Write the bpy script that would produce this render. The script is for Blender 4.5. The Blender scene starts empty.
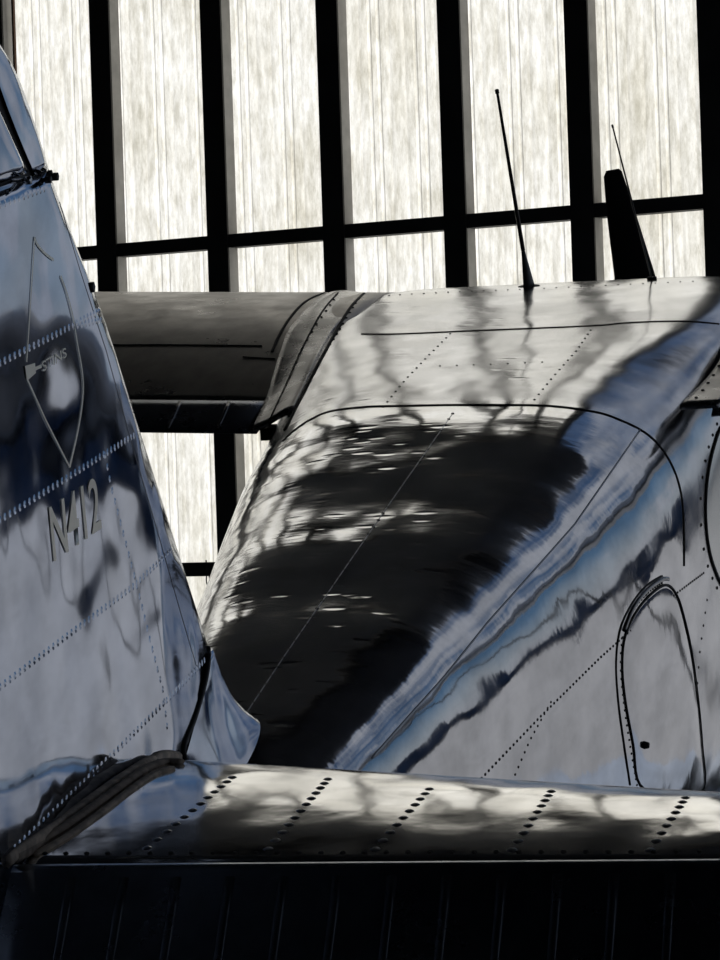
import bpy, bmesh, math, random
from mathutils import Vector, Matrix
from mathutils.bvhtree import BVHTree
random.seed(7)
SC = bpy.context.scene
COL = SC.collection
rad = math.radians

# ------------------------------------------------------------------ camera
F, CX, CY = 3330.0, 360.0, 480.0
ROLL, PITCH, EYE = rad(1.9), 15.0 / 3330.0, 1.41
cam = bpy.data.cameras.new('camera'); cam_o = bpy.data.objects.new('camera', cam); COL.objects.link(cam_o)
cam.sensor_width = 36.0; cam.lens = F / 960.0 * 36.0; cam.clip_end = 3000
cam_o.matrix_world = Matrix.Translation((0, 0, EYE)) @ Matrix.Rotation(rad(90) + PITCH, 4, 'X') @ Matrix.Rotation(-ROLL, 4, 'Z')
SC.camera = cam_o

# ------------------------------------------------------------------ sky, sun, exposure
SUN_AZ, SUN_EL = rad(-8), rad(40)          # sun stands outside, beyond the translucent wall
wd = bpy.data.worlds.new('World'); SC.world = wd; wd.use_nodes = True
nt = wd.node_tree; N = nt.nodes; L = nt.links; N.clear()
sky = N.new('ShaderNodeTexSky'); sky.sky_type = 'NISHITA'; sky.sun_disc = False
sky.sun_elevation = SUN_EL; sky.sun_rotation = SUN_AZ; sky.air_density = 1.0; sky.dust_density = .15; sky.ozone_density = 4.0
tc = N.new('ShaderNodeTexCoord'); mp = N.new('ShaderNodeMapping'); mp.inputs['Scale'].default_value = (1.2, 1.2, 3.0)
L.new(tc.outputs['Generated'], mp.inputs['Vector'])
cn = N.new('ShaderNodeTexNoise'); cn.inputs['Scale'].default_value = 3.2; cn.inputs['Detail'].default_value = 6; cn.inputs['Roughness'].default_value = .55
L.new(mp.outputs[0], cn.inputs['Vector'])
cr = N.new('ShaderNodeValToRGB'); cr.color_ramp.elements[0].position = .45; cr.color_ramp.elements[1].position = .60
L.new(cn.outputs['Fac'], cr.inputs[0])
mxs = N.new('ShaderNodeMix'); mxs.data_type = 'RGBA'
sz = N.new('ShaderNodeSeparateXYZ'); L.new(tc.outputs['Generated'], sz.inputs[0]); hz = N.new('ShaderNodeMapRange'); L.new(sz.outputs['Z'], hz.inputs[0])   # haze all along the horizon
hz.inputs[1].default_value = .04; hz.inputs[2].default_value = .20; hz.inputs[3].default_value = .9; hz.inputs[4].default_value = 0
hm = N.new('ShaderNodeMath'); hm.operation = 'MAXIMUM'; L.new(cr.outputs[0], hm.inputs[0]); L.new(hz.outputs[0], hm.inputs[1]); L.new(hm.outputs[0], mxs.inputs[0]); hs = N.new('ShaderNodeHueSaturation'); hs.inputs['Value'].default_value = .5; hs.inputs['Saturation'].default_value = 1.1; L.new(sky.outputs[0], hs.inputs['Color']); L.new(hs.outputs[0], mxs.inputs[6]); mxs.inputs[7].default_value = (4.6, 4.9, 5.6, 1)
bg = N.new('ShaderNodeBackground'); bg.inputs['Strength'].default_value = .062
L.new(mxs.outputs[2], bg.inputs[0]); wo = N.new('ShaderNodeOutputWorld'); L.new(bg.outputs[0], wo.inputs[0])
sl = bpy.data.lights.new('sun', 'SUN'); sl.energy = 7.6; sl.angle = rad(.6); sl.color = (1, .975, .93)
so = bpy.data.objects.new('sun', sl); COL.objects.link(so)
sdir = Vector((math.sin(SUN_AZ) * math.cos(SUN_EL), math.cos(SUN_AZ) * math.cos(SUN_EL), math.sin(SUN_EL)))
so.rotation_euler = (-sdir).to_track_quat('-Z', 'Y').to_euler(); so.location = sdir * 60
vs = SC.view_settings; vs.view_transform = 'Standard'; vs.look = 'None'; vs.gamma = 1; vs.use_curve_mapping = False; vs.exposure = 0.0

# ------------------------------------------------------------------ materials
def newmat(name):
    m = bpy.data.materials.new(name); m.use_nodes = True
    t = m.node_tree; t.nodes.clear()
    o = t.nodes.new('ShaderNodeOutputMaterial')
    return m, t, o
def noise(t, scale, detail=2, mapping=None, rough=.5, rot=None):
    tcn = t.nodes.new('ShaderNodeTexCoord'); n = t.nodes.new('ShaderNodeTexNoise')
    n.inputs['Scale'].default_value = scale; n.inputs['Detail'].default_value = detail; n.inputs['Roughness'].default_value = rough
    m = t.nodes.new('ShaderNodeMapping')
    if mapping: m.inputs['Scale'].default_value = mapping
    if rot: m.inputs['Rotation'].default_value = rot
    t.links.new(tcn.outputs['Object'], m.inputs['Vector']); t.links.new(m.outputs[0], n.inputs['Vector'])
    return n.outputs['Fac']
def ramp(t, src, p0, c0, p1, c1):
    r = t.nodes.new('ShaderNodeValToRGB'); e = r.color_ramp.elements
    e[0].position = p0; e[1].position = p1
    f = lambda c: (c, c, c, 1) if not isinstance(c, tuple) else (*c, 1)
    e[0].color = f(c0); e[1].color = f(c1); t.links.new(src, r.inputs[0]); return r.outputs[0]
def plain(name, col, rough=.6, metal=0.0, var=.0, scale=8, spec=.5, bump=0.0):
    m, t, o = newmat(name); b = t.nodes.new('ShaderNodeBsdfPrincipled')
    b.inputs['Roughness'].default_value = rough; b.inputs['Metallic'].default_value = metal; b.inputs['Specular IOR Level'].default_value = spec
    if var:
        n = noise(t, scale, 4)
        c = ramp(t, n, .3, tuple(x * (1 - var) for x in col), .7, tuple(min(1, x * (1 + var)) for x in col)); t.links.new(c, b.inputs['Base Color'])
    else: b.inputs['Base Color'].default_value = (*col, 1)
    if bump:
        bp = t.nodes.new('ShaderNodeBump'); bp.inputs['Distance'].default_value = bump; t.links.new(noise(t, scale * 3, 3), bp.inputs['Height']); t.links.new(bp.outputs[0], b.inputs['Normal'])
    t.links.new(b.outputs[0], o.inputs[0]); return m
def skin(name, col=(.80, .80, .81), r0=.08, r1=.2, bumps=(), smudge=(.35, .75, 1.0), sm_scale=5, dents=None, scuff=None):
    """bare aluminium sheet: bumps = list of (scale, distance, mapping, detail, rot)"""
    m, t, o = newmat(name); b = t.nodes.new('ShaderNodeBsdfPrincipled'); b.inputs['Metallic'].default_value = 1
    n = noise(t, sm_scale, 6, (1, 1, 1), .65)
    rgh = ramp(t, n, .35, r1, .7, r0)
    if scuff:
        tq = t.nodes.new('ShaderNodeTexCoord'); sx = t.nodes.new('ShaderNodeSeparateXYZ'); mr = t.nodes.new('ShaderNodeMapRange'); t.links.new(tq.outputs['Object'], sx.inputs[0]); t.links.new(sx.outputs['Y'], mr.inputs[0])
        mr.inputs[1].default_value = scuff[0] - .06; mr.inputs[2].default_value = scuff[0] + .06; mr.inputs[3].default_value = 0; mr.inputs[4].default_value = scuff[1]
        ad = t.nodes.new('ShaderNodeMath'); ad.operation = 'ADD'; t.links.new(rgh, ad.inputs[0]); t.links.new(mr.outputs[0], ad.inputs[1]); rgh = ad.outputs[0]
    t.links.new(rgh, b.inputs['Roughness'])
    n2 = noise(t, sm_scale * 1.7, 5, (1, .6, 1), .6)
    lo = tuple(c * smudge[1] for c in col); t.links.new(ramp(t, n2, smudge[0], lo, .62, col), b.inputs['Base Color'])
    prev = None
    if dents:
        tcn = t.nodes.new('ShaderNodeTexCoord'); mpn = t.nodes.new('ShaderNodeMapping'); mpn.inputs['Scale'].default_value = dents[1]; vo = t.nodes.new('ShaderNodeTexVoronoi'); vo.inputs['Scale'].default_value = dents[0]
        t.links.new(tcn.outputs['Object'], mpn.inputs[0]); t.links.new(mpn.outputs[0], vo.inputs['Vector'])
        sx_ = t.nodes.new('ShaderNodeSeparateXYZ'); t.links.new(tcn.outputs['Object'], sx_.inputs[0]); mr_ = t.nodes.new('ShaderNodeMapRange'); t.links.new(sx_.outputs['X'], mr_.inputs[0])
        mr_.inputs[1].default_value = .12; mr_.inputs[2].default_value = .32; mr_.inputs[3].default_value = 1; mr_.inputs[4].default_value = 0
        mu = t.nodes.new('ShaderNodeMath'); mu.operation = 'MULTIPLY'; t.links.new(ramp(t, noise(t, 2.3, 2), .44, 0, .56, 1), mu.inputs[0]); t.links.new(mr_.outputs[0], mu.inputs[1]); mk = mu.outputs[0]; dd = ramp(t, vo.outputs['Distance'], .05, 0, .34, 1)
        mm = t.nodes.new('ShaderNodeMix'); mm.data_type = 'RGBA'; mm.inputs[6].default_value = (1, 1, 1, 1); t.links.new(mk, mm.inputs[0]); t.links.new(dd, mm.inputs[7])
        bp = t.nodes.new('ShaderNodeBump'); bp.inputs['Distance'].default_value = dents[2]; t.links.new(mm.outputs[2], bp.inputs['Height']); prev = bp.outputs[0]
    for bm_ in bumps:
        sc, dist, mpg, det = bm_[:4]; rot = bm_[4] if len(bm_) > 4 else None
        bp = t.nodes.new('ShaderNodeBump'); bp.inputs['Strength'].default_value = 1; bp.inputs['Distance'].default_value = dist
        t.links.new(noise(t, sc, det, mpg, .45, rot), bp.inputs['Height'])
        if prev: t.links.new(prev, bp.inputs['Normal'])
        prev = bp.outputs[0]
    if prev: t.links.new(prev, b.inputs['Normal'])
    t.links.new(b.outputs[0], o.inputs[0]); return m
M = {}
M['fus'] = skin('polished_fuselage_skin', r0=.05, r1=.12, scuff=(3.62, .09), dents=(15, (.7, 1.4, 1), .0008), bumps=[(1.7, .022, (1, .8, 1.4), 1.0), (4.4, .0088, (1.3, .8, 1.2), 1.0), (15, .00045, (.7, 1.6, 1), 2)])
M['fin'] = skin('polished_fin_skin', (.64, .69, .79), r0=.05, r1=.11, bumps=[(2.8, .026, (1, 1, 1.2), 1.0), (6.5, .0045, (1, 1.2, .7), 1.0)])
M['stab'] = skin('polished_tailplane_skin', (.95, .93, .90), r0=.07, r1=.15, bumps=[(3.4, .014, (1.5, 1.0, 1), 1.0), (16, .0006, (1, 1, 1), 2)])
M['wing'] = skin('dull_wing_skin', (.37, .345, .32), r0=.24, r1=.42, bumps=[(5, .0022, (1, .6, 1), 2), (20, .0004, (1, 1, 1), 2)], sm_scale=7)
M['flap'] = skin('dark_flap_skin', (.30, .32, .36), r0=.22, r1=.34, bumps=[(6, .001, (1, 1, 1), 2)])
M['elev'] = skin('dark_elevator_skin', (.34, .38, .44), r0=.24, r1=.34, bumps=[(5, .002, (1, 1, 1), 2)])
M['trim'] = skin('riveted_fairing_metal', (.38, .37, .36), r0=.2, r1=.34, bumps=[(9, .0012, (1, 1, 1), 2)])
M['rivet'] = plain('rivet_metal', (.36, .37, .40), .35, 1.0)
M['seam'] = plain('dark_seam_sealant', (.018, .017, .017), .7)
M['black'] = plain('black_rubber_and_gap_shade', (.008, .008, .009), .6)  # rubber and wire parts, also solid fills for shade in gaps
M['felt'] = plain('brown_felt_seal', (.62, .52, .42), .85, var=.35, scale=40, bump=.002)
M['felt2'] = plain('dark_brown_felt_seal', (.40, .33, .27), .85, var=.35, scale=40, bump=.002)
M['paint'] = plain('cream_marking_paint', (.95, .92, .80), .38, .75)
M['prop'] = plain('matt_black_blade_paint', (.006, .006, .006), .75, spec=.2)
M['ant'] = plain('dark_antenna_metal', (.055, .052, .048), .5)
M['pane'] = plain('pane_with_bright_view', (.93, .93, .88), .25, .7)  # pale base stands in for the bright wall seen through the window
M['tyre'] = plain('tyre_rubber', (.02, .02, .02), .8)
M['steel'] = plain('bright_steel', (.7, .7, .7), .25, 1.0)
M['stud'] = plain('dark_painted_steel', (.022, .021, .020), .7, var=.3, scale=5)
M['stud_lit'] = plain('stud_side_lit_grey', (.42, .41, .39), .85, var=.15, scale=12)  # stud sides painted paler, as lit by the panels
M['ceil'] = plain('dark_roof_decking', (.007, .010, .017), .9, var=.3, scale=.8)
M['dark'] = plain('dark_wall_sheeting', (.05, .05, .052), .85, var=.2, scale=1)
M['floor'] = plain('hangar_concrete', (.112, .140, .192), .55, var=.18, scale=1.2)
M['apron'] = plain('sunlit_apron_concrete', (.115, .12, .135), .9, var=.15, scale=.3)
M['ridge_blue'] = plain('added_ridge_blue', (.010, .032, .085), .95, var=.4, scale=.05)  # dark blue chosen for the added ridge's reflection in the skin
# translucent corrugated sheeting, lit from outside
def make_panel_mat():
    m, t, o = newmat('dirty_translucent_fibreglass')
    a = noise(t, 26, 8, (1.0, 1, .30), .75); b_ = noise(t, 3.2, 5, (1, 1, .55), .6); c_ = noise(t, 70, 4, (1, 1, .10), .6)
    ca = ramp(t, a, .36, (.60, .59, .54), .62, (.94, .94, .92)); cb = ramp(t, b_, .30, (.78, .76, .70), .62, (1, 1, 1)); cc = ramp(t, c_, .3, (.86, .86, .85), .6, (1, 1, 1))
    m1 = t.nodes.new('ShaderNodeMix'); m1.data_type = 'RGBA'; m1.blend_type = 'MULTIPLY'; m1.inputs[0].default_value = 1
    t.links.new(ca, m1.inputs[6]); t.links.new(cb, m1.inputs[7])
    m2 = t.nodes.new('ShaderNodeMix'); m2.data_type = 'RGBA'; m2.blend_type = 'MULTIPLY'; m2.inputs[0].default_value = 1
    t.links.new(m1.outputs[2], m2.inputs[6]); t.links.new(cc, m2.inputs[7])
    tr = t.nodes.new('ShaderNodeBsdfTranslucent'); df = t.nodes.new('ShaderNodeBsdfDiffuse'); mx = t.nodes.new('ShaderNodeMixShader'); mx.inputs[0].default_value = .2
    t.links.new(m2.outputs[2], tr.inputs[0]); t.links.new(m2.outputs[2], df.inputs[0])
    t.links.new(tr.outputs[0], mx.inputs[1]); t.links.new(df.outputs[0], mx.inputs[2]); t.links.new(mx.outputs[0], o.inputs[0]); return m
M['panel'] = make_panel_mat()

# ------------------------------------------------------------------ mesh helpers
def link(name, me, mat, parent=None, smooth=False):
    o = bpy.data.objects.new(name, me); COL.objects.link(o)
    if mat is not None: me.materials.append(M[mat] if isinstance(mat, str) else mat)
    if parent is not None: o.parent = parent
    if smooth:
        for p in me.polygons: p.use_smooth = True
    return o
def mesh(name, verts, faces, mat, parent=None, smooth=False):
    me = bpy.data.meshes.new(name); me.from_pydata([tuple(v) for v in verts], [], faces); me.update()
    return link(name, me, mat, parent, smooth)
def empty(name, loc=(0, 0, 0), parent=None):
    o = bpy.data.objects.new(name, None); COL.objects.link(o); o.location = loc
    if parent is not None: o.parent = parent
    return o
def grid(name, rows, mat, parent=None, smooth=True, closed=False, caps=False):
    n = len(rows[0]); V = [p for r in rows for p in r]; Fc = []
    for i in range(len(rows) - 1):
        for j in range(n if closed else n - 1):
            k = (j + 1) % n; Fc.append((i * n + j, i * n + k, (i + 1) * n + k, (i + 1) * n + j))
    if caps:
        Fc.append(tuple(range(n))[::-1]); Fc.append(tuple((len(rows) - 1) * n + j for j in range(n)))
    o = mesh(name, V, Fc, mat, parent, smooth)
    bm = bmesh.new(); bm.from_mesh(o.data); bmesh.ops.recalc_face_normals(bm, faces=bm.faces); bm.to_mesh(o.data); bm.free()
    return o
def box_data(a, b):
    x0, y0, z0 = a; x1, y1, z1 = b
    v = [(x0, y0, z0), (x1, y0, z0), (x1, y1, z0), (x0, y1, z0), (x0, y0, z1), (x1, y0, z1), (x1, y1, z1), (x0, y1, z1)]
    return v, [(3, 2, 1, 0), (4, 5, 6, 7), (0, 1, 5, 4), (1, 2, 6, 5), (2, 3, 7, 6), (3, 0, 4, 7)]
def tube_rows(pts, r, n=8, flat=1.0, normals=None):
    rows = []
    for i, p in enumerate(pts):
        p = Vector(p); d = (Vector(pts[min(i + 1, len(pts) - 1)]) - Vector(pts[max(i - 1, 0)]))
        if d.length < 1e-9: d = Vector((0, 0, 1))
        d.normalize()
        up = Vector(normals[i]) if normals else (Vector((0, 0, 1)) if abs(d.z) < .9 else Vector((1, 0, 0)))
        s = d.cross(up); s.normalize(); q = s.cross(d)
        rr = r[i] if isinstance(r, (list, tuple)) else r
        rows.append([p + s * (rr * math.cos(a)) + q * (rr * flat * math.sin(a)) for a in (2 * math.pi * k / n for k in range(n))])
    return rows
def tube(name, pts, r, mat, parent=None, n=8, flat=1.0, normals=None):
    return grid(name, tube_rows(pts, r, n, flat, normals), mat, parent, True, True, True)
def pchip(xs, ys):
    n = len(xs); h = [xs[i + 1] - xs[i] for i in range(n - 1)]; d = [(ys[i + 1] - ys[i]) / h[i] for i in range(n - 1)]; m = [0] * n
    m[0], m[-1] = d[0], d[-1]
    for i in range(1, n - 1):
        if d[i - 1] * d[i] > 0:
            w1, w2 = 2 * h[i] + h[i - 1], h[i] + 2 * h[i - 1]; m[i] = (w1 + w2) / (w1 / d[i - 1] + w2 / d[i])
    def f(x):
        x = min(max(x, xs[0]), xs[-1]); i = 0
        while i < n - 2 and x > xs[i + 1]: i += 1
        t = (x - xs[i]) / h[i]
        return ((1 + 2 * t) * (1 - t) ** 2 * ys[i] + t * (1 - t) ** 2 * h[i] * m[i] + t * t * (3 - 2 * t) * ys[i + 1] + t * t * (t - 1) * h[i] * m[i + 1])
    return f
def lerp(a, b, t): return a + (b - a) * t

# ------------------------------------------------------------------ hangar: wall of translucent sheets
WT = rad(32.25); WD = Vector((math.cos(WT), -math.sin(WT), 0)); WN = Vector((-math.sin(WT), -math.cos(WT), 0))  # along wall, into the hangar
W0 = Vector((0, 15.5, 0)); WALL_H = 5.6
def wp(s, dep, z): return W0 + WD * s + WN * dep + Vector((0, 0, z))
def wbox(name, s0, s1, d0, d1, z0, z1, mat, parent):
    v, f = box_data((s0, d0, z0), (s1, d1, z1)); return mesh(name, [wp(*p) for p in v], f, mat, parent)
PITCH_W = .6591; S0 = -1.2508 / math.cos(WT); SW = .118
def struct(o): o['kind'] = 'structure'; return o
wall = struct(empty('wall_front', tuple(W0)))
def rebase(o): o.matrix_parent_inverse = Matrix.Translation(-W0); return o
def corrugated(s0, s1, z0, z1):
    per, ph = .2478, .0995; rw, rh, rs = .011, .0055, .024
    pts = [(s0, 0)]; k = math.floor((s0 - ph) / per)
    while ph + k * per - .1 < s1:
        c = ph + k * per
        for e in (-rs, rs):   # a pair of rounded ridges
            for ds, d in ((-rw, 0), (-rw * .45, rh * .8), (0, rh), (rw * .45, rh * .8), (rw, 0)):
                if s0 < c + e + ds < s1: pts.append((c + e + ds, d))
        # shallow stiffening beads between the main ribs
        for off in (.33, .67):
            for ds, d in ((-.016, 0), (0, .0016), (.016, 0)):
                if s0 < c + per * off + ds < s1: pts.append((c + per * off + ds, d))
        k += 1
    pts.append((s1, 0)); pts.sort()
    return pts
for k in range(-11, 5):
    sa = S0 + k * PITCH_W; sb = sa + PITCH_W
    pr = corrugated(sa + .002, sb - .002, 0, WALL_H)
    n = len(pr); V = [wp(s, -.090 - d, z) for z in (0.02, WALL_H) for s, d in pr] + [wp(s, -.0925 - d, z) for z in (0.02, WALL_H) for s, d in pr]
    Fc = [(i, i + 1, n + i + 1, n + i) for i in range(n - 1)]
    rebase(mesh('translucent_panel', V[:2 * n], Fc, 'panel', wall))
for k in range(-11, 5):
    sa = S0 + k * PITCH_W
    rebase(wbox('stud', sa, sa + SW, -.012, 0.0, 0, WALL_H, 'stud', wall))
    rebase(wbox('stud_web', sa + .012, sa + SW - .003, -.088, -.0125, 0, WALL_H, 'stud_lit', wall))
for zz, hh in ((2.610, .064), (1.045, .066), (4.18, .065), (0.0, .07)):
    for k in range(-11, 5):
        sa = S0 + k * PITCH_W + SW + .001; sb = S0 + (k + 1) * PITCH_W - .001
        rebase(wbox('rail', sa, sb, -.086, -.004, zz, zz + hh, 'stud', wall))
# thin brown edge strip beside one stud, hook hanging from the lower rail
sa = S0 - 1 * PITCH_W
rebase(wbox('edge_strip', sa + SW + .028, sa + SW + .040, -.06, -.045, 0, WALL_H, plain('rusty_strip', (.13, .07, .04), .8), wall))
# door post that ends the wall, ribbed
SP = S0 + 5 * PITCH_W
rebase(wbox('door_post', SP, SP + .16, -.10, .0, 0, WALL_H, 'stud', wall))
rebase(wbox('door_post', SP + .165, SP + .30, -.10, -.02, 0, WALL_H, 'stud', wall))
rebase(wbox('top_beam', S0 - 11 * PITCH_W, SP + .30, -.12, .02, WALL_H + .002, WALL_H + .3, 'stud', wall))
SL = S0 - 11 * PITCH_W
# roof, floor, other walls
def poly_slab(name, pts, z0, z1, mat):
    n = len(pts); V = [(p[0], p[1], z0) for p in pts] + [(p[0], p[1], z1) for p in pts]
    Fc = [tuple(range(n))[::-1], tuple(range(n, 2 * n))] + [(i, (i + 1) % n, n + (i + 1) % n, n + i) for i in range(n)]
    o = mesh(name, V, Fc, mat); bm = bmesh.new(); bm.from_mesh(o.data); bmesh.ops.recalc_face_normals(bm, faces=bm.faces); bm.to_mesh(o.data); bm.free(); return struct(o)
A = wp(SL, -.13, 0); B = wp(14.5, -.13, 0)
back = [(B.x, -7.0), (A.x, -7.0)]
outline = [(A.x, A.y), (B.x, B.y)] + back
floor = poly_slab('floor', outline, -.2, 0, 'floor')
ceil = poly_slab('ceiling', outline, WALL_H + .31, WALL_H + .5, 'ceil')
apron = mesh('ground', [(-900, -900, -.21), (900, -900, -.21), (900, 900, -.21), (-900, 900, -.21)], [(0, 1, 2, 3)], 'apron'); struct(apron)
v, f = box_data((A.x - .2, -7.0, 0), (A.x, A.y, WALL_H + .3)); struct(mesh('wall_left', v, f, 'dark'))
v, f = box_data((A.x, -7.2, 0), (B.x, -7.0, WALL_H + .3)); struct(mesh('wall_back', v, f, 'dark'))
for yy in (-5, -2.5, 0, 2.5, 5, 7.5, 10, 12.5):
    xr = (15.4 - yy) / math.tan(WT) if yy > 6 else B.x - .2
    v, f = box_data((A.x + .1, yy - .05, WALL_H + .02), (min(xr, B.x - .2), yy + .05, WALL_H + .309)); struct(mesh('ceiling_beam', v, f, 'stud')); COL.objects[-1].parent = ceil
# unseen ridge added outside, shaped for its dark reflection in fin and fuselage
rows = []
for j in range(2):
    rows.append([(math.sin(a) * 420, math.cos(a) * 420, -1 if j == 0 else 15 + 13 / (1 + math.exp((a - rad(33.5)) / rad(1.6))) + 7 * math.sin(a * 9) + 6 * math.sin(a * 23 + 1) + 3 * math.sin(a * 57)) for a in (rad(5 + i) for i in range(96))])
rows.append([(p[0] * 1.5, p[1] * 1.5, p[2] * .9) for p in rows[1]])
struct(grid('added_ridge', rows, 'ridge_blue', None, False))

# ------------------------------------------------------------------ the aeroplane
PSI, TH = rad(13.0), rad(11.5)
plane = empty('airplane'); plane['label'] = 'polished bare aluminium light airplane with tall fin, parked tail-down on the hangar floor'; plane['category'] = 'airplane'
RM = Matrix.Rotation(-PSI, 3, 'Z') @ Matrix.Rotation(TH, 3, 'X')
O = Vector((-.493, 5.849, 0.0))
plane.location = O; plane.rotation_euler = (TH, 0, -PSI)
def pxray(x, y):
    a = (x - CX) / F; b = -(y - CY) / F; c, s = math.cos(ROLL), math.sin(ROLL)
    d = Vector((c * a + s * b, 1, -s * a + c * b)); cp, sp = math.cos(PITCH), math.sin(PITCH)
    d = Vector((d.x, cp * d.y - sp * d.z, sp * d.y + cp * d.z))
    return RM.transposed() @ (Vector((0, 0, EYE)) - O), (RM.transposed() @ d).normalized()
def on(axis, val, x, y):
    o, d = pxray(x, y); t = (val - o[axis]) / d[axis]; return o + d * t
def bvh(*objs):
    V, P = [], []
    for ob in objs:
        b0 = len(V); V += [v.co.copy() for v in ob.data.vertices]; P += [[b0 + i for i in p.vertices] for p in ob.data.polygons]
    return BVHTree.FromPolygons(V, P)
def hit(tree, x, y):
    o, d = pxray(x, y); p, n, i, t = tree.ray_cast(o, d)
    if p is None: return None
    if n.dot(d) > 0: n = -n
    return p, n
def trace(tree, px, step=4.0):
    """pixel polyline -> points and normals on a surface"""
    out = []
    for (x0, y0), (x1, y1) in zip(px, px[1:]):
        k = max(1, int(math.hypot(x1 - x0, y1 - y0) / step))
        for i in range(k): out.append((lerp(x0, x1, i / k), lerp(y0, y1, i / k)))
    out.append(px[-1]); res = []
    for q in out:
        h = hit(tree, *q)
        if h: res.append(h)
    return res
def seam(name, tree, px, r, mat, parent, off=.0, flat=.5, step=4):
    h = trace(tree, px, step)
    if len(h) < 2: print('no hit', name, px[0]); return None
    return tube(name, [p + n * off for p, n in h], r, mat, parent, 6, flat, [n for p, n in h])
def resample(h, d):
    out = [h[0]]; acc = 0
    for (p0, n0), (p1, n1) in zip(h, h[1:]):
        l = (p1 - p0).length
        if l > .25: acc = 0; continue
        while acc + l >= d:
            t = (d - acc) / l; p0 = p0.lerp(p1, t); n0 = n0.lerp(n1, t).normalized(); l = (p1 - p0).length; acc = 0; out.append((p0, n0))
        acc += l
    return out
def rivets(name, places, r, hgt, mat, parent, top=.62):
    V, Fc = [], []
    for p, n in places:
        n = n.normalized(); s = n.cross(Vector((0, 0, 1)));
        if s.length < .05: s = n.cross(Vector((0, 1, 0)))
        s.normalize(); q = n.cross(s); b0 = len(V)
        for rr, hh in ((1, -.0003), (top, hgt)):
            V += [p + (s * math.cos(a) + q * math.sin(a)) * (r * rr) + n * hh for a in (math.pi / 3 * k for k in range(6))]
        for k in range(6): Fc.append((b0 + k, b0 + (k + 1) % 6, b0 + 6 + (k + 1) % 6, b0 + 6 + k))
        Fc.append(tuple(b0 + 6 + k for k in range(6)))
    o = mesh(name, V, Fc, mat, parent, False); o['kind'] = 'stuff'; return o
def rivet_row(tree, px, d, r, hgt, parent, mat='rivet', offs=(0.0,), top=.62):
    h = resample(trace(tree, px, 3), d); pl = []
    for i, (p, n) in enumerate(h):
        t = (h[min(i + 1, len(h) - 1)][0] - h[max(i - 1, 0)][0]).normalized(); s = n.cross(t)
        for k, o_ in enumerate(offs): pl.append((p + s * o_ + t * (d * .5 * (k % 2)), n))
    return rivets('rivet_row', pl, r, hgt, mat, parent, top)
def patch(name, tree, outline, mat, parent, off=.004, rings=7):
    """closed pixel outline -> sheet lying on a surface"""
    c = (sum(p[0] for p in outline) / len(outline), sum(p[1] for p in outline) / len(outline)); V = []; n = len(outline)
    for k in range(rings + 1):
        t = 1 - k / (rings + .5)
        for p in outline:
            h = hit(tree, lerp(c[0], p[0], t), lerp(c[1], p[1], t)); V.append(h[0] + h[1] * (off if k else -.001) if h else (V[-1] if V else Vector()))
    Fc = [(k * n + j, k * n + (j + 1) % n, (k + 1) * n + (j + 1) % n, (k + 1) * n + j) for k in range(rings) for j in range(n)]
    Fc.append(tuple(rings * n + j for j in range(n)))
    return mesh(name, V, Fc, mat, parent, True)
def smooth_closed(pts, k=6, closed=True):
    n = len(pts); out = []
    rng = n if closed else n - 1
    for i in range(rng):
        g = (lambda j: pts[j % n]) if closed else (lambda j: pts[min(max(j, 0), n - 1)])
        p0, p1, p2, p3 = g(i - 1), g(i), g(i + 1), g(i + 2)
        for s in range(k):
            t = s / k
            out.append(tuple(.5 * (2 * b + (c - a) * t + (2 * a - 5 * b + 4 * c - d) * t * t + (3 * b - a - 3 * c + d) * t ** 3) for a, b, c, d in zip(p0, p1, p2, p3)))
    if not closed: out.append(pts[-1])
    return out

# fuselage loft: u, top, bottom, centre, half width, squareness
TAB = [(-.5, .575, .50, .54, .03, 2.2), (0, .615, .36, .48, .085, 2.4), (.6, .668, .26, .40, .19, 3.2), (1.3, .737, .10, .34, .295, 3.8), (1.97, .797, -.05, .34, .390, 3.8),
       (2.5, .846, -.22, .36, .468, 3.7), (3.0, .893, -.36, .42, .542, 3.6), (3.6, .951, -.50, .48, .620, 3.4), (4.1, .976, -.57, .48, .655, 4.6), (4.6, .998, -.60, .48, .69, 8),
       (5.0, 1.016, -.60, .48, .70, 11.0), (5.3, 1.020, -.59, .48, .70, 11.0), (5.5, 1.008, -.57, .48, .68, 9.0), (5.8, .93, -.52, .42, .60, 5), (6.1, .66, -.44, .30, .54, 3.2), (6.5, .54, -.26, .2, .46, 2.6), (6.9, .44, -.1, .2, .33, 2.3)]
US = [r[0] for r in TAB]; ft, fb, fc, fa, fn = [pchip(US, [r[k] for r in TAB]) for k in range(1, 6)]
def section(u, n=72):
    T, Bt, c, a, ne = ft(u), fb(u), fc(u), fa(u), fn(u); out = []
    for k in range(n):
        an = 2 * math.pi * k / n; cs, sn = math.cos(an), math.sin(an); e = ne if sn >= 0 else 4.0
        x = a * math.copysign(abs(cs) ** (2 / e), cs); z = math.copysign(abs(sn) ** (2 / e), sn)
        out.append(Vector((x, u, c + z * ((T - c) if sn >= 0 else (c - Bt)))))
    return out
us = [-.5 + i * .08 for i in range(int((6.9 + .5) / .08) + 1)] + [6.9]
fus = grid('fuselage', [section(u) for u in us], 'fus', plane, True, True, True)
TF = bvh(fus)

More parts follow.
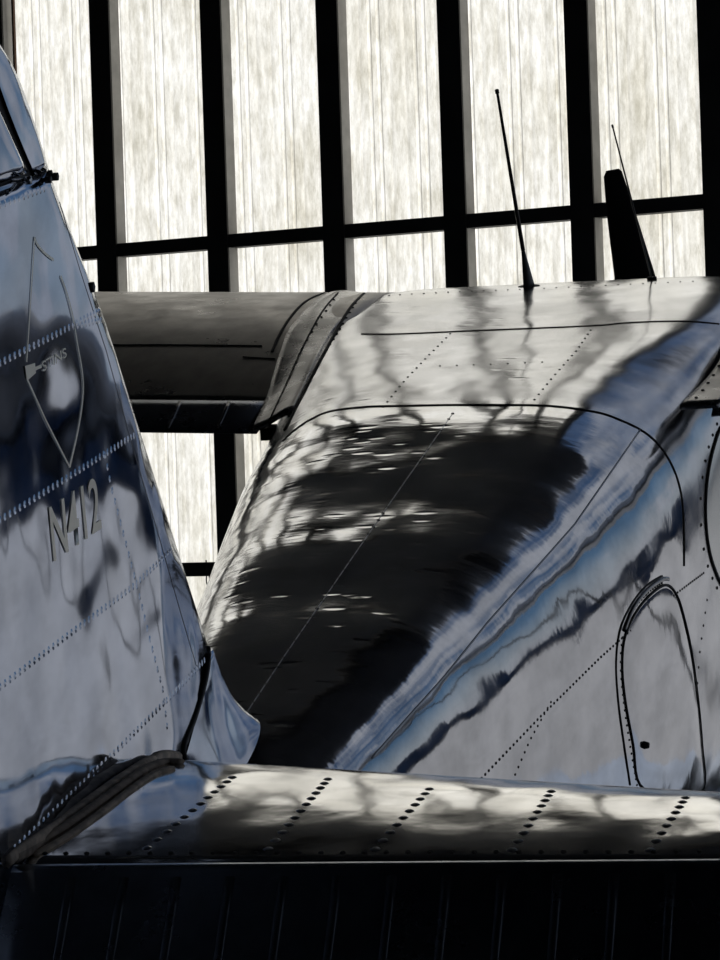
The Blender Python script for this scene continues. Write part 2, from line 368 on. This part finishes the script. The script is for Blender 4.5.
# fin
LE = [(1.18, .62), (1.10, .78), (1.005, .94), (.842, 1.191), (.679, 1.439), (.504, 1.701), (.393, 1.834), (.300, 1.952), (.245, 2.042), (.168, 2.143), (.085, 2.205), (-.03, 2.25), (-.2, 2.27)]
le_u = pchip([p[1] for p in LE], [p[0] for p in LE]); UH = -.46
def half_t(u, w):
    ul = le_u(w) - .012; ch = ul - UH; s = min(max((ul - u) / ch, 0), 1); T = lerp(.062, .040, min(max((w - .9) / 1.2, 0), 1))
    y = 5 * (.2969 * math.sqrt(s) - .126 * s - .3516 * s * s + .2843 * s ** 3 - .0655 * s ** 4)
    return T * y
def fin_ring(w, ua, ub, n=26):
    r, l = [], []
    for i in range(n + 1):
        t = (1 - math.cos(math.pi * i / n)) / 2 if i else 0
        u = lerp(ua, ub, 1 - (1 - i / n) ** 1.0) if False else lerp(ub, ua, (i / n) ** 2)
        h = half_t(u, w); r.append(Vector((h, u, w))); l.append(Vector((-h, u, w)))
    return r[::-1] + l[1:]
NW = 1.976
rows = [fin_ring(w, UH, le_u(w) - .012) for w in [.62 + (NW - .62) * i / 44 for i in range(45)]]
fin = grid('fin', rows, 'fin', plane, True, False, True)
TFIN = bvh(fin)
gp = sorted((p.z, p.y) for p in (on(0, .022, x, y) for x, y in ((38, 178), (28, 155), (18, 131), (8, 105), (-1, 80), (-14, 50)))); print('gap', gp)
gap_u = pchip([1.90] + [p[0] for p in gp] + [2.27], [gp[0][1] + .05] + [p[1] for p in gp] + [-.30])
rows = [fin_ring(w, gap_u(w), le_u(w) - .012, 14) for w in [NW + (2.262 - NW) * i / 18 for i in range(19)]]
fintip = grid('fin_tip', rows, 'fin', fin, True, False, True)
rows = []
for w in [NW + .0005 + (2.22 - NW) * i / 12 for i in range(13)]:
    u1 = gap_u(w) + .002; hh = max(.004, half_t(u1, w) - .006); rows.append([(hh, -.46, w), (hh, u1, w), (-hh, u1, w), (-hh, -.46, w)])
grid('balance_gap_shade', rows, 'black', fin, False, True, True)  # solid black fill stands in for shade inside the rudder gap
# rudder with horn balance filling the notch
rud = empty('rudder', parent=plane)
def rud_edge(w): return gap_u(w) - .022
rows = []
for i in range(15):
    w = NW + .012 + (2.24 - NW - .014) * i / 14; u1 = max(rud_edge(w), UH - .1); t = .034 * (1 - .5 * i / 14); n = 10; r, l = [], []
    for j in range(n + 1):
        s = j / n; u = lerp(u1, UH - .08, s * s); h = t * min(1, math.sqrt(s * 3.0 + .02)) ; r.append(Vector((h, u, w))); l.append(Vector((-h, u, w)))
    rows.append(r[::-1] + l)
horn = grid('horn_balance', rows, 'fin', rud, True, False, True)
rows = []
for i in range(20):
    w = .45 + (2.27 - .45) * i / 19; ua = UH - .02 if w < NW else UH - .081; ub = UH - .62 + .25 * max(0, (w - 1.6) / .7) ** 2; r, l = [], []
    for j in range(9):
        s = j / 8; u = lerp(ua, ub, s); h = .034 * math.sqrt(max(0, 1 - s)) * (min(1, s * 6 + .5)); r.append(Vector((h, u, w))); l.append(Vector((-h, u, w)))
    rows.append(r[::-1] + l)
grid('rudder_skin', rows, 'fin', rud, True, False, True)

# fin fairing that flares into the deck
FLE = [(p.y, p.z) for p in (on(0, vv, x, y) for vv, x, y in ((.0, 277, 800), (.0, 278, 770), (.0, 277, 752), (.0, 272, 738), (.0, 262, 728), (.0, 250, 720), (.0, 235, 708), (.0, 221, 688), (.0, 211, 660), (.0, 207, 644)))]
FLE.sort(key=lambda p: p[1]); print('fairing', [(round(a, 3), round(b, 3)) for a, b in FLE])
fle = pchip([p[1] for p in FLE], [p[0] for p in FLE]); fse = pchip([.56, .70, .776, .852, .945], [.40, .50, .62, .775, .935]); ffl = pchip([.56, .66, .74, .84, .94], [.075, .055, .030, .010, .0])
rows = []
for i in range(28):
    w = .56 + .375 * i / 27; ul = fle(w); ub = fse(w); hs = half_t(ub, w) + .0015; r, l = [], []
    for j in range(25):
        s = (j / 24) ** 2; u = lerp(ul, ub, s); h = hs * math.sqrt(1 - (1 - s) ** 2) ** .7 + ffl(w) * 2.4 * s ** .4 * (1 - s)
        r.append(Vector((h, u, w))); l.append(Vector((-h, u, w)))
    rows.append(r[::-1] + l[1:])
fair = grid('fin_fairing', rows, 'fin', plane, True, False, True)
TFF = bvh(fin, fair)

# tailplane (both sides) and elevators
UT = -.25
stop = pchip([0, .10, .25, .42, .58, .72, .84, .93, .98, 1], [.008, .013, .0165, .0155, .0105, .002, -.009, -.020, -.029, -.036])
sbot = pchip([0, .25, .6, .9, 1], [-.010, -.045, -.062, -.055, -.036])
def stab_pt(v, s, f):   # s 0 at TE .. 1 at LE
    k = min(max((abs(v) - .05) / 1.05, 0), 1.5); return lerp(UT, lerp(.500, .245, k), s), .886 + lerp(1, .86, k) * f(s) - .006 * k * s
def stab_mesh(sg):
    rows = []
    for i in range(40):
        v = .0 + 1.68 * i / 39; tip = 1.0 if v < 1.5 else math.sqrt(max(0.02, 1 - ((v - 1.5) / .185) ** 2)); r = []
        ss = [1 - (1 - j / 30) ** 1.6 for j in range(31)]
        for s in ss:
            u, w = stab_pt(v, s, stop); r.append(Vector((sg * v, lerp(UT, u, .6 + .4 * tip), lerp(.872, w, tip))))
        for s in ss[::-1][1:]:
            u, w = stab_pt(v, s, sbot); r.append(Vector((sg * v, lerp(UT, u, .6 + .4 * tip), lerp(.872, w, tip))))
        rows.append(r)
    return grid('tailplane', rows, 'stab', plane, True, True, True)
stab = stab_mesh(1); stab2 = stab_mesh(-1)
TS = bvh(stab)
DR = rad(38)
def elev_mesh(sg):
    r0 = .030; pu, pw = UT - .034, .874; rows = []
    for i in range(24):
        v = .012 + (1.62 - .012) * i / 23; ch = .36 if v < 1.4 else .36 * math.sqrt(max(.05, 1 - ((v - 1.4) / .24) ** 2)); r = []
        for a in [90, 60, 30, 0, -30, -60, -90]:
            r.append((r0 * math.cos(rad(a)), r0 * math.sin(rad(a))))
        r += [(-ch * .5, -r0 * .62), (-ch, -.004), (-ch, .004), (-ch * .5, r0 * .62)]
        rows.append([Vector((sg * v, pu + x * math.cos(DR) - z * math.sin(DR) * -1 * -1, pw + x * math.sin(DR) + z * math.cos(DR))) for x, z in r])
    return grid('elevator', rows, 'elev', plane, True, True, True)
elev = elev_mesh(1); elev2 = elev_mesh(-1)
for k in range(17):
    v = .12 + k * .088; pu, pw = UT - .034, .874; P = []
    for x in (-.012, -.06, -.18, -.30, -.345):
        z = .030 * (1 + x / .36) + .0015 if x < -.03 else .030; P.append((v, pu + x * math.cos(DR) - z * math.sin(DR), pw + x * math.sin(DR) + z * math.cos(DR)))
    tube('stiffening_bead', P, .0085, 'elev', elev, 6, .45, [(0, -math.sin(DR), math.cos(DR))] * 5)
# bright strip standing in for the edge highlight, and dark hinge gap
tube('hinge_highlight', [(.03, UT - .010, .8865), (1.5, UT - .010, .8865)], .0030, 'steel', stab, 8)
tube('hinge_gap', [(.02, UT - .006, .886), (1.5, UT - .006, .886)], .0085, 'black', stab, 8)

# wing profile (u, w) at root; flap separate
TOP = [(4.20, .876), (4.4, .924), (4.6, .966), (4.8, .998), (5.0, 1.018), (5.15, 1.025), (5.3, 1.023), (5.5, 1.004), (5.68, .968), (5.80, .925), (5.83, .900)]
BOT = [(5.80, .872), (5.65, .85), (5.3, .838), (4.8, .838), (4.4, .842), (4.20, .850)]
DH = math.tan(rad(2.8))
prof = smooth_closed(TOP, 4, False) + smooth_closed(BOT, 3, False)
def wing_mesh(sg):
    rows = []
    VR = .66 if sg > 0 else .56
    for i in range(40):
        v = VR + (5.3 - VR) * i / 39; k = 1.0 if v < 4.7 else math.sqrt(max(.03, 1 - ((v - 4.7) / .61) ** 2))
        rows.append([Vector((sg * v, 5.0 + (u - 5.0) * k, .9 + (w - .9) * k + DH * (v - .62))) for u, w in prof])
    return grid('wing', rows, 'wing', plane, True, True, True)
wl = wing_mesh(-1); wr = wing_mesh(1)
TW = bvh(wl)
def flap_mesh(sg, parent):
    rows = []
    for v in [.66 + (2.6 - .66) * i / 10 for i in range(11)]:
        P = [(4.195, .868), (4.17, .880), (4.13, .872), (4.06, .846), (3.985, .823), (3.982, .817), (4.06, .825), (4.15, .838), (4.19, .853)]
        rows.append([Vector((sg * v, u, w + DH * (v - .62))) for u, w in P])
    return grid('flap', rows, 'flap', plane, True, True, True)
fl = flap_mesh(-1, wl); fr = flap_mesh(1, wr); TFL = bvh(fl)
for k in range(12):
    v = .78 + k * .15
    P = [(-v, u, w + DH * (v - .62) + .002) for u, w in ((4.15, .878), (4.11, .865), (4.06, .847), (4.02, .835), (3.995, .827))]
    tube('stiffening_bead', P, .006, 'trim', fl, 6, .5, [(0, -.3, 1)] * 5)
# wing root fairings: curved strips bridging cabin roof and wing
def fus_w(v, u): return fc(u) + (ft(u) - fc(u)) * max(0, 1 - (v / fa(u)) ** fn(u)) ** (1 / fn(u))
wt_ = pchip([3.84, 4.2, 4.4, 4.6, 4.8, 5.0, 5.15, 5.3, 5.5, 5.64], [.848, .884, .930, .971, 1.003, 1.022, 1.029, 1.027, 1.008, .98])
def root_fairing(sg):
    rows = []
    for i in range(37):
        ua = 3.84 if sg > 0 else 3.89; u = ua + (5.64 - ua) * i / 36; r = []; tq = min(1, (u - 3.84) / .9); vi, vo = (lerp(.592, .715, tq), lerp(.70, .83, tq)) if sg > 0 else (lerp(.52, .595, tq), lerp(.64, .735, tq))
        wo = wt_(u) + DH * (vo - .62) + (.028 * (1 - tq) if sg > 0 else 0); wi = max(fus_w(vi, u), wo - (.004 if sg > 0 else .05)) + .003
        for j in range(9):
            s = j / 8; t = s * s * (3 - 2 * s); r.append(Vector((sg * lerp(vi, vo, s), u, lerp(wi, wo, t) + .003)))
        rows.append(r + [Vector((p.x, p.y, p.z - .014)) for p in r[::-1]])
    return grid('wing_root_fairing', rows, 'trim', plane, True, True, True)
rfl = root_fairing(-1); rfr = root_fairing(1)
TR = bvh(fus, wl, rfl, rfr, wr)

# seams, rivets and wrinkles of the fuselage skin
RING = [(283, 441), (295, 430), (310, 420), (330, 411.5), (365, 407), (400, 406), (455, 405), (500, 405), (540, 405.5), (570, 408), (600, 413), (620, 420), (640, 429.5), (655, 441), (668, 458), (677, 478), (682, 500), (684, 530), (684, 566)]
RING = smooth_closed(RING, 4, False)
seam('panel_seam', TF, RING, .0042, 'seam', fus, .001)
rivet_row(TF, RING, .034, .0048, .002, fus, 'seam')
ROOF = smooth_closed([(362, 334), (400, 334), (480, 330.5), (590, 326), (625, 323), (660, 321.5), (690, 321.5), (719, 324)], 4, False)
seam('panel_seam', TF, ROOF, .0032, 'seam', fus, .001)
rivet_row(TF, ROOF, .030, .0042, .002, fus, 'seam')
rivet_row(TF, [(247, 712), (285, 655), (323, 600), (390, 503), (453, 413)], .055, .0050, .002, fus, 'steel')
seam('panel_seam', TF, [(247, 712), (285, 655), (323, 600), (390, 503), (453, 413)], .0009, 'rivet', fus, .0005)
rivet_row(TF, [(383, 407), (405, 380), (430, 354), (453, 331)], .06, .0042, .0018, fus, 'seam')
rivet_row(TF, [(530, 405), (552, 378), (577, 350), (592, 328)], .06, .0042, .0018, fus, 'seam')
rivet_row(TF, [(440, 366), (500, 364), (545, 362)], .05, .0035, .0016, fus, 'seam')
rivet_row(TF, [(375, 296), (450, 292), (530, 289), (700, 281)], .04, .0035, .0016, fus, 'seam')
rivet_row(TF, [(478, 782), (540, 717), (600, 658), (650, 613), (705, 572)], .026, .0042, .002, fus, 'seam')
rivet_row(TF, [(512, 782), (530, 740), (552, 700)], .028, .0038, .0018, fus, 'seam')
rivet_row(TF, [(707, 600), (700, 650), (697, 690)], .045, .0045, .002, fus, 'seam')
seam('skin_lap', TF, [(372, 758), (410, 715), (445, 676), (488, 622), (530, 575), (575, 524), (618, 462), (640, 430)], .0025, 'rivet', fus, .0005)
# baggage door with raised rim
DOOR = smooth_closed([(640, 785), (633, 745), (625, 700), (622, 665), (625, 636), (636, 612), (650, 595), (666, 585), (677, 596), (685, 622), (692, 655), (698, 700), (702, 745), (703, 790), (672, 800)], 5)
door = patch('baggage_door', TF, DOOR, 'fus', plane, .0035)
seam('door_gap', TF, DOOR + DOOR[:1], .0035, 'seam', door, .002)
RIM = smooth_closed([(630, 785), (624, 745), (618, 700), (616, 662), (620, 630), (631, 605), (646, 586), (662, 576)], 5, False)
RIM2 = smooth_closed([(637, 785), (630, 745), (623.5, 700), (620.5, 664), (623.5, 634), (634.5, 609), (649, 592), (664, 582)], 5, False)
seam('door_rim', TF, RIM, .0028, 'seam', door, .0015)
rivet_row(TF, RIM2, .022, .0038, .002, door, 'seam')
seam('door_hinge', TF, smooth_closed([(624, 630), (633, 608), (647, 590), (662, 579.5), (668, 579)], 4, False), .0055, 'trim', door, .003)
h = hit(TF, 643, 745)
if h: tube('door_latch', [h[0], h[0] + h[1] * .016], [.012, .008], 'seam', door, 8)
# cabin window by the frame edge
WIN = smooth_closed([(722, 426), (713, 448), (707, 478), (705, 508), (707, 540), (713, 566), (724, 588), (742, 596), (760, 560), (764, 500), (755, 450), (738, 424)], 5)
win = patch('cabin_window', TF, WIN, 'pane', plane, .003); win['label'] = 'oval cabin window, bright view behind put into its pale colour'
seam('window_rim', TF, WIN + WIN[:1], .006, 'seam', win, .003)
rivet_row(TF, smooth_closed([(717, 424), (709, 446), (702.5, 477), (700.5, 508), (702.5, 541), (709, 570), (720, 594)], 4, False), .075, .006, .003, win, 'seam')

# fin details
def fin_seam(name, px, r, mat, off=.001, flat=.4): return seam(name, TFIN, px, r, mat, fin, off, flat)
fr_kw = dict(d=.030, r=.0046, hgt=.0022, parent=fin)
def fin_rivets(px, offs=(0.0,)): rivet_row(TFF, px, .024, .0082, .0015, fin, 'fin', (0.0,), .25)
fin_rivets([(0, 363), (35, 345), (70, 327), (102, 309)], (-.006, .006)); fin_rivets([(74, 327), (103, 319)])
fin_rivets([(0, 520), (62, 481), (125, 441), (134, 436)], (-.006, .006))
fin_rivets([(0, 687), (67, 636), (135, 585), (172, 549)], (-.007, .007))
fin_rivets([(15, 848), (50, 815), (125, 742), (170, 697), (205, 660)], (-.006, .006))
fin_rivets([(105, 455), (112, 490), (125, 540), (138, 590), (150, 640), (163, 690), (168, 735)], (-.004, .004))
fin_rivets([(0, 205), (22, 197), (46, 188)])
fin_seam('leading_edge_seam', [(56, 190), (80, 270), (106, 350), (135, 455), (160, 540), (180, 610), (196, 665)], .0012, 'rivet', .0002)
seam('fairing_seal', TFF, smooth_closed([(207, 640), (208.5, 655), (206, 676), (200, 700), (193, 722), (185, 742), (183.5, 752), (186, 760)], 5, False), .0062, 'black', fair, .001, .7)
# painted markings on the fin
def fin_pt(x, y):
    p = on(0, .045, x, y)
    for _ in range(4): p = on(0, half_t(p.y, p.z), x, y)
    return p
def marking(name, text, bl, br, tl, font_bold=.0):
    cu = bpy.data.curves.new(name, 'FONT'); cu.body = text; cu.offset = font_bold; to = bpy.data.objects.new(name, cu); COL.objects.link(to)
    dg = bpy.context.evaluated_depsgraph_get(); me = bpy.data.meshes.new_from_object(to.evaluated_get(dg)); bpy.data.objects.remove(to)
    x0, x1 = min(v.co.x for v in me.vertices), max(v.co.x for v in me.vertices); y0, y1 = min(v.co.y for v in me.vertices), max(v.co.y for v in me.vertices)
    b, r, t = fin_pt(*bl), fin_pt(*br), fin_pt(*tl)
    for vv in me.vertices:
        p = b + (r - b) * ((vv.co.x - x0) / (x1 - x0)) + (t - b) * ((vv.co.y - y0) / (y1 - y0)); vv.co = (half_t(p.y, p.z) + .0016, p.y, p.z)
    return link(name, me, 'paint', fin)
marking('registration_letters', 'N412', (53, 562), (101, 528), (48, 507), .012)
marking('logo_letters', 'STINS', (42, 372), (66, 357), (41, 362), .01)
def stroke(px, wd):
    h = trace(TFIN, px, 3); V = []
    for i, (p, n) in enumerate(h):
        t = (h[min(i + 1, len(h) - 1)][0] - h[max(i - 1, 0)][0]).normalized(); s = n.cross(t); V += [p + n * .0014 + s * wd, p + n * .0014 - s * wd]
    return mesh('logo_outline', V, [(2 * i, 2 * i + 1, 2 * i + 3, 2 * i + 2) for i in range(len(h) - 1)], 'paint', fin)
stroke([(34, 237), (30, 300), (26, 362)], .0024); stroke([(27, 380), (45, 420), (69, 467)], .0024)
stroke(smooth_closed([(34, 237), (37, 245), (45, 254), (53, 260)], 4, False), .0026)
stroke(smooth_closed([(60, 276), (66, 293), (72, 316), (77, 345), (82, 375), (82, 400), (77, 432), (69, 467)], 4, False), .0034)
q = [fin_pt(*p) for p in ((24, 366), (34, 363), (35, 373), (26, 381))]
mesh('logo_badge', [Vector((half_t(p.y, p.z) + .0018, p.y, p.z)) for p in q], [(0, 1, 2, 3)], 'paint', fin)
stroke([(34, 369), (41, 366)], .003)
# balance bolt at the notch corner and hinge bolt in the gap
def bolt(name, x, y, v0, v1, r, mat, parent):
    p = on(0, .02, x, y); o = tube(name, [(v0, p.y, p.z), (v1, p.y, p.z)], r, mat, parent, 6); tube('bolt_nut', [(v1 - .004, p.y, p.z), (v1 + .006, p.y, p.z)], r * 1.7, mat, parent, 6); return o
bolt('hinge_bolt', 16, 181, -.03, .040, .0045, 'steel', fin)
bolt('mass_balance_bolt', 49, 177, -.02, .030, .0045, 'ant', fin)
bolt('mass_balance_bolt', 42, 180, -.02, .030, .004, 'ant', fin)
bolt('trim_bolt', 96, 287, -.02, .010, .006, 'ant', fin)
bolt('mass_balance_bolt', 53, 173, -.03, .012, .0035, 'ant', fin)

# felt seal where the tailplane meets the fin
SEAL = smooth_closed([(6, 862), (20, 850), (60, 823), (100, 794), (135, 770), (152, 760), (166, 756), (178, 758)], 5, False)
TALL = bvh(fin, fair, stab)
SEAL2 = smooth_closed([(14, 857), (35, 846), (64, 829), (102, 802), (136, 777), (154, 767), (168, 763), (181, 764)], 5, False)
SEAL3 = smooth_closed([(34, 856), (66, 838), (104, 811), (138, 785), (156, 774), (172, 769)], 5, False)
seam('root_seal', TALL, SEAL, .0115, 'felt', stab, .003, .55)
seam('root_seal', TALL, SEAL2, .0105, 'felt2', stab, .004, .55)
seam('root_seal', TALL, SEAL3, .0085, 'felt', stab, .002, .5)
v, f = box_data((-.075, -.62, .30), (.012, UT - .004, .885)); mesh('elevator_gap_shade', v, f, 'black', fin)  # black box put in for the shade between elevator and rudder

# tailplane rivets
for a, b in (((147, 848), (234, 776)), ((268, 849), (328, 779)), ((375, 849), (433, 785)), ((512, 850), (552, 790)), ((650, 850), (686, 797))):
    h = resample(trace(TS, [a, b], 2), .040); pl = []
    for p, n in h: pl.append((p, n))
    rivets('rivet_row', pl, .0098, .0026, 'rivet', stab, .4)
rivet_row(TS, [(45, 853.5), (718, 851.5)], .036, .0055, .0022, stab, 'seam')

# left wing details
def wseam(px, r=.003, mat='seam'): return seam('panel_seam', TR, px, r, mat, wl, .001)
wseam([(104, 345), (180, 345), (262, 346)], .0035)
wseam(smooth_closed([(324, 293), (305, 302), (290, 318), (279, 336), (272, 352)], 5, False), .005)
wseam([(243, 357), (275, 359)], .003)
seam('panel_seam', TR, smooth_closed([(366, 292), (352, 306), (337, 330), (318, 365), (300, 400), (285, 430)], 5, False), .0055, 'seam', rfl, .002)
seam('panel_seam', TR, smooth_closed([(338, 293), (322, 312), (304, 345), (286, 385), (268, 424)], 5, False), .0025, 'seam', rfl, .002)
rivet_row(TR, [(358, 300), (342, 325), (322, 358), (305, 388), (290, 418)], .07, .0055, .003, rfl, 'seam')
rivet_row(TR, [(334, 300), (318, 322), (300, 352)], .09, .005, .003, rfl, 'seam')
rivet_row(TR, [(719, 366), (711, 379), (701, 393), (692, 402)], .085, .006, .003, rfr, 'seam')
p = on(1, 3.95, 272, 434); v, f = box_data((p.x - .03, p.y - .02, p.z - .015), (p.x + .02, p.y + .05, p.z + .02)); mesh('flap_bracket', v, f, 'black', fl)

# antennas on the roof
def whip(base_px, mid_px, tip_px, r, cone, label=None):
    h = hit(TF, *base_px); b = h[0]; tip = on(0, b.x, *tip_px); root = empty('antenna', tuple(b), plane)
    rb = lambda P: [Vector(p) - b for p in P]
    if cone:
        mid = on(0, b.x, *mid_px)
        rows = []
        for t in (0, .15, .5, .85, 1):
            c = b.lerp(mid, t); rw = lerp(.017, .006, t); fw = lerp(.05, .007, t)
            rows.append([c - b + Vector((rw * math.cos(a), fw * math.sin(a), 0)) for a in (math.pi / 5 * k for k in range(10))])
        grid('antenna_base', rows, 'ant', root, True, True, True)
        tube('base_flange', rb([b - Vector((0, 0, .006)), b + Vector((0, 0, .002))]), .036, 'seam', root, 12)
        tube('whip_rod', rb([mid, mid.lerp(tip, .5), tip]), [r * 1.25, r, r * .75], 'ant', root, 8)
    else:
        tube('base_flange', rb([b - Vector((0, 0, .006)), b + Vector((0, 0, .010))]), .016, 'seam', root, 10)
        tube('whip_rod', rb([b, b.lerp(tip, .5), tip]), [r, r, r * .8], 'ant', root, 8)
    tube('rod_tip', rb([tip - (tip - b).normalized() * .008, tip + (tip - b).normalized() * .004]), r * 1.15, 'ant', root, 8)
whip((529, 286.5), (523, 250), (497, 91), .0058, True)
whip((652, 280), None, (612.5, 126), .0030, False)

# propeller: blade outline measured in its own plane
PU = 7.02
prop = empty('propeller', (0, PU, .26), plane)
edge_l = [(606, 171), (603.5, 177), (606, 210), (610, 245), (614, 277)]; edge_r = [(619, 168.5), (622, 171), (633, 203), (644, 238), (656, 276)]
bl_rows = []
def blade_rows(sgn):
    rows = []
    pts = [(on(1, PU, *a), on(1, PU, *b)) for a, b in zip(edge_l, edge_r)]
    pts += [(Vector((-.052, PU, .62)), Vector((.085, PU, .62))), (Vector((-.04, PU, .45)), Vector((.055, PU, .45))), (Vector((-.03, PU, .26)), Vector((.03, PU, .26)))]
    for a, b in pts:
        a = Vector((a.x, 0, a.z - .26)); b = Vector((b.x, 0, b.z - .26)); c = (a + b) / 2; hw = (b.x - a.x) / 2; zc = c.z; th2 = lerp(.028, .006, min(1, zc / .95))
        r = []
        for k in range(12):
            an = 2 * math.pi * k / 12; s = math.cos(an); z = lerp(a.z, b.z, (s + 1) / 2)
            r.append(Vector((sgn * (c.x + hw * s), th2 * math.sin(an) - .12 * hw * s, sgn * z)))
        rows.append(r)
    return rows
grid('blade', blade_rows(1), 'prop', prop, True, True, True); grid('blade', blade_rows(-1), 'prop', prop, True, True, True)
grid('spinner', [[Vector((r * math.cos(a), y, r * math.sin(a))) for a in (math.pi / 10 * k for k in range(20))] for y, r in ((-.12, .12), (0, .12), (.1, .1), (.2, .06), (.26, .01))], 'fin', prop, True, True, True)

# undercarriage
def wheel(c, r, wdt, parent):
    rows = []
    for x, rr in ((-wdt / 2, r * .55), (-wdt / 2, r * .85), (-wdt * .3, r), (wdt * .3, r), (wdt / 2, r * .85), (wdt / 2, r * .55)):
        rows.append([Vector((c[0] + x, c[1] + rr * math.cos(a), c[2] + rr * math.sin(a))) for a in (math.pi / 12 * k for k in range(24))])
    return grid('wheel', rows, 'tyre', parent, True, True, True)
GU = 5.25; R = .21
for sg in (-1, 1):
    c = Vector((sg * 1.0, GU, -GU * math.tan(TH) + R / math.cos(TH)))
    wheel(c, R, .14, plane); tube('gear_leg', [(sg * .45, GU, -.50), (sg * .9, GU, c.z + .02), (sg * 1.0, GU, c.z)], [.05, .035, .03], 'trim', plane, 10)
    tube('wing_strut', [(sg * .56, 4.9, -.45), (sg * 2.9, 4.95, .84 + DH * 2.28)], .035, 'trim', plane, 10, .5)
tw = Vector((0, -.05, .05 * math.tan(TH) + .085 / math.cos(TH)))
wheel(tw, .085, .05, plane); tube('tailwheel_strut', [(0, .12, .40), (0, -.02, .22), (0, -.05, tw.z)], [.03, .02, .015], 'ant', plane, 8)

# ------------------------------------------------------------------ hook hanging from the lower rail of the wall
p = None
def wall_pt(x, y, dep):
    a = (x - CX) / F; b = -(y - CY) / F; c, s = math.cos(ROLL), math.sin(ROLL); d = Vector((c * a + s * b, 1, -s * a + c * b)); d = Vector((d.x, d.y - PITCH * d.z, PITCH * d.y + d.z))
    o = Vector((0, 0, EYE)); t = (W0 + WN * dep - o).dot(WN) / d.dot(WN); return o + d * t
top = wall_pt(206, 560, .004); low = wall_pt(208, 585, .004); ctr = wall_pt(208, 580, .004)
hk = empty('rail_hook', tuple(top)); hk['label'] = 'small dark wire hook with a loop hanging on the lower wall rail'; hk['category'] = 'hook'
tube('hook_shank', [Vector((0, 0, 0)), (ctr - top) * .55], .004, 'black', hk, 6)
tube('hook_loop', [(ctr - top) + WD * (.010 * math.sin(a)) + Vector((0, 0, .026 * math.cos(a))) for a in (2 * math.pi * k / 14 for k in range(15))], .0035, 'black', hk, 6)

for o in plane.children_recursive:
    n = o.name.split('.')[0]
    lab = {'propeller': 'matt black two-blade propeller', 'root_seal': 'brown felt seal strip', 'registration_letters': 'cream letters N412', 'logo_letters': 'small cream lettering', 'elevator': 'dark ribbed elevator', 'flap': 'dark ribbed flap', 'wing': 'dull brownish metal wing'}.get(n)
    if lab: o['label'] = lab
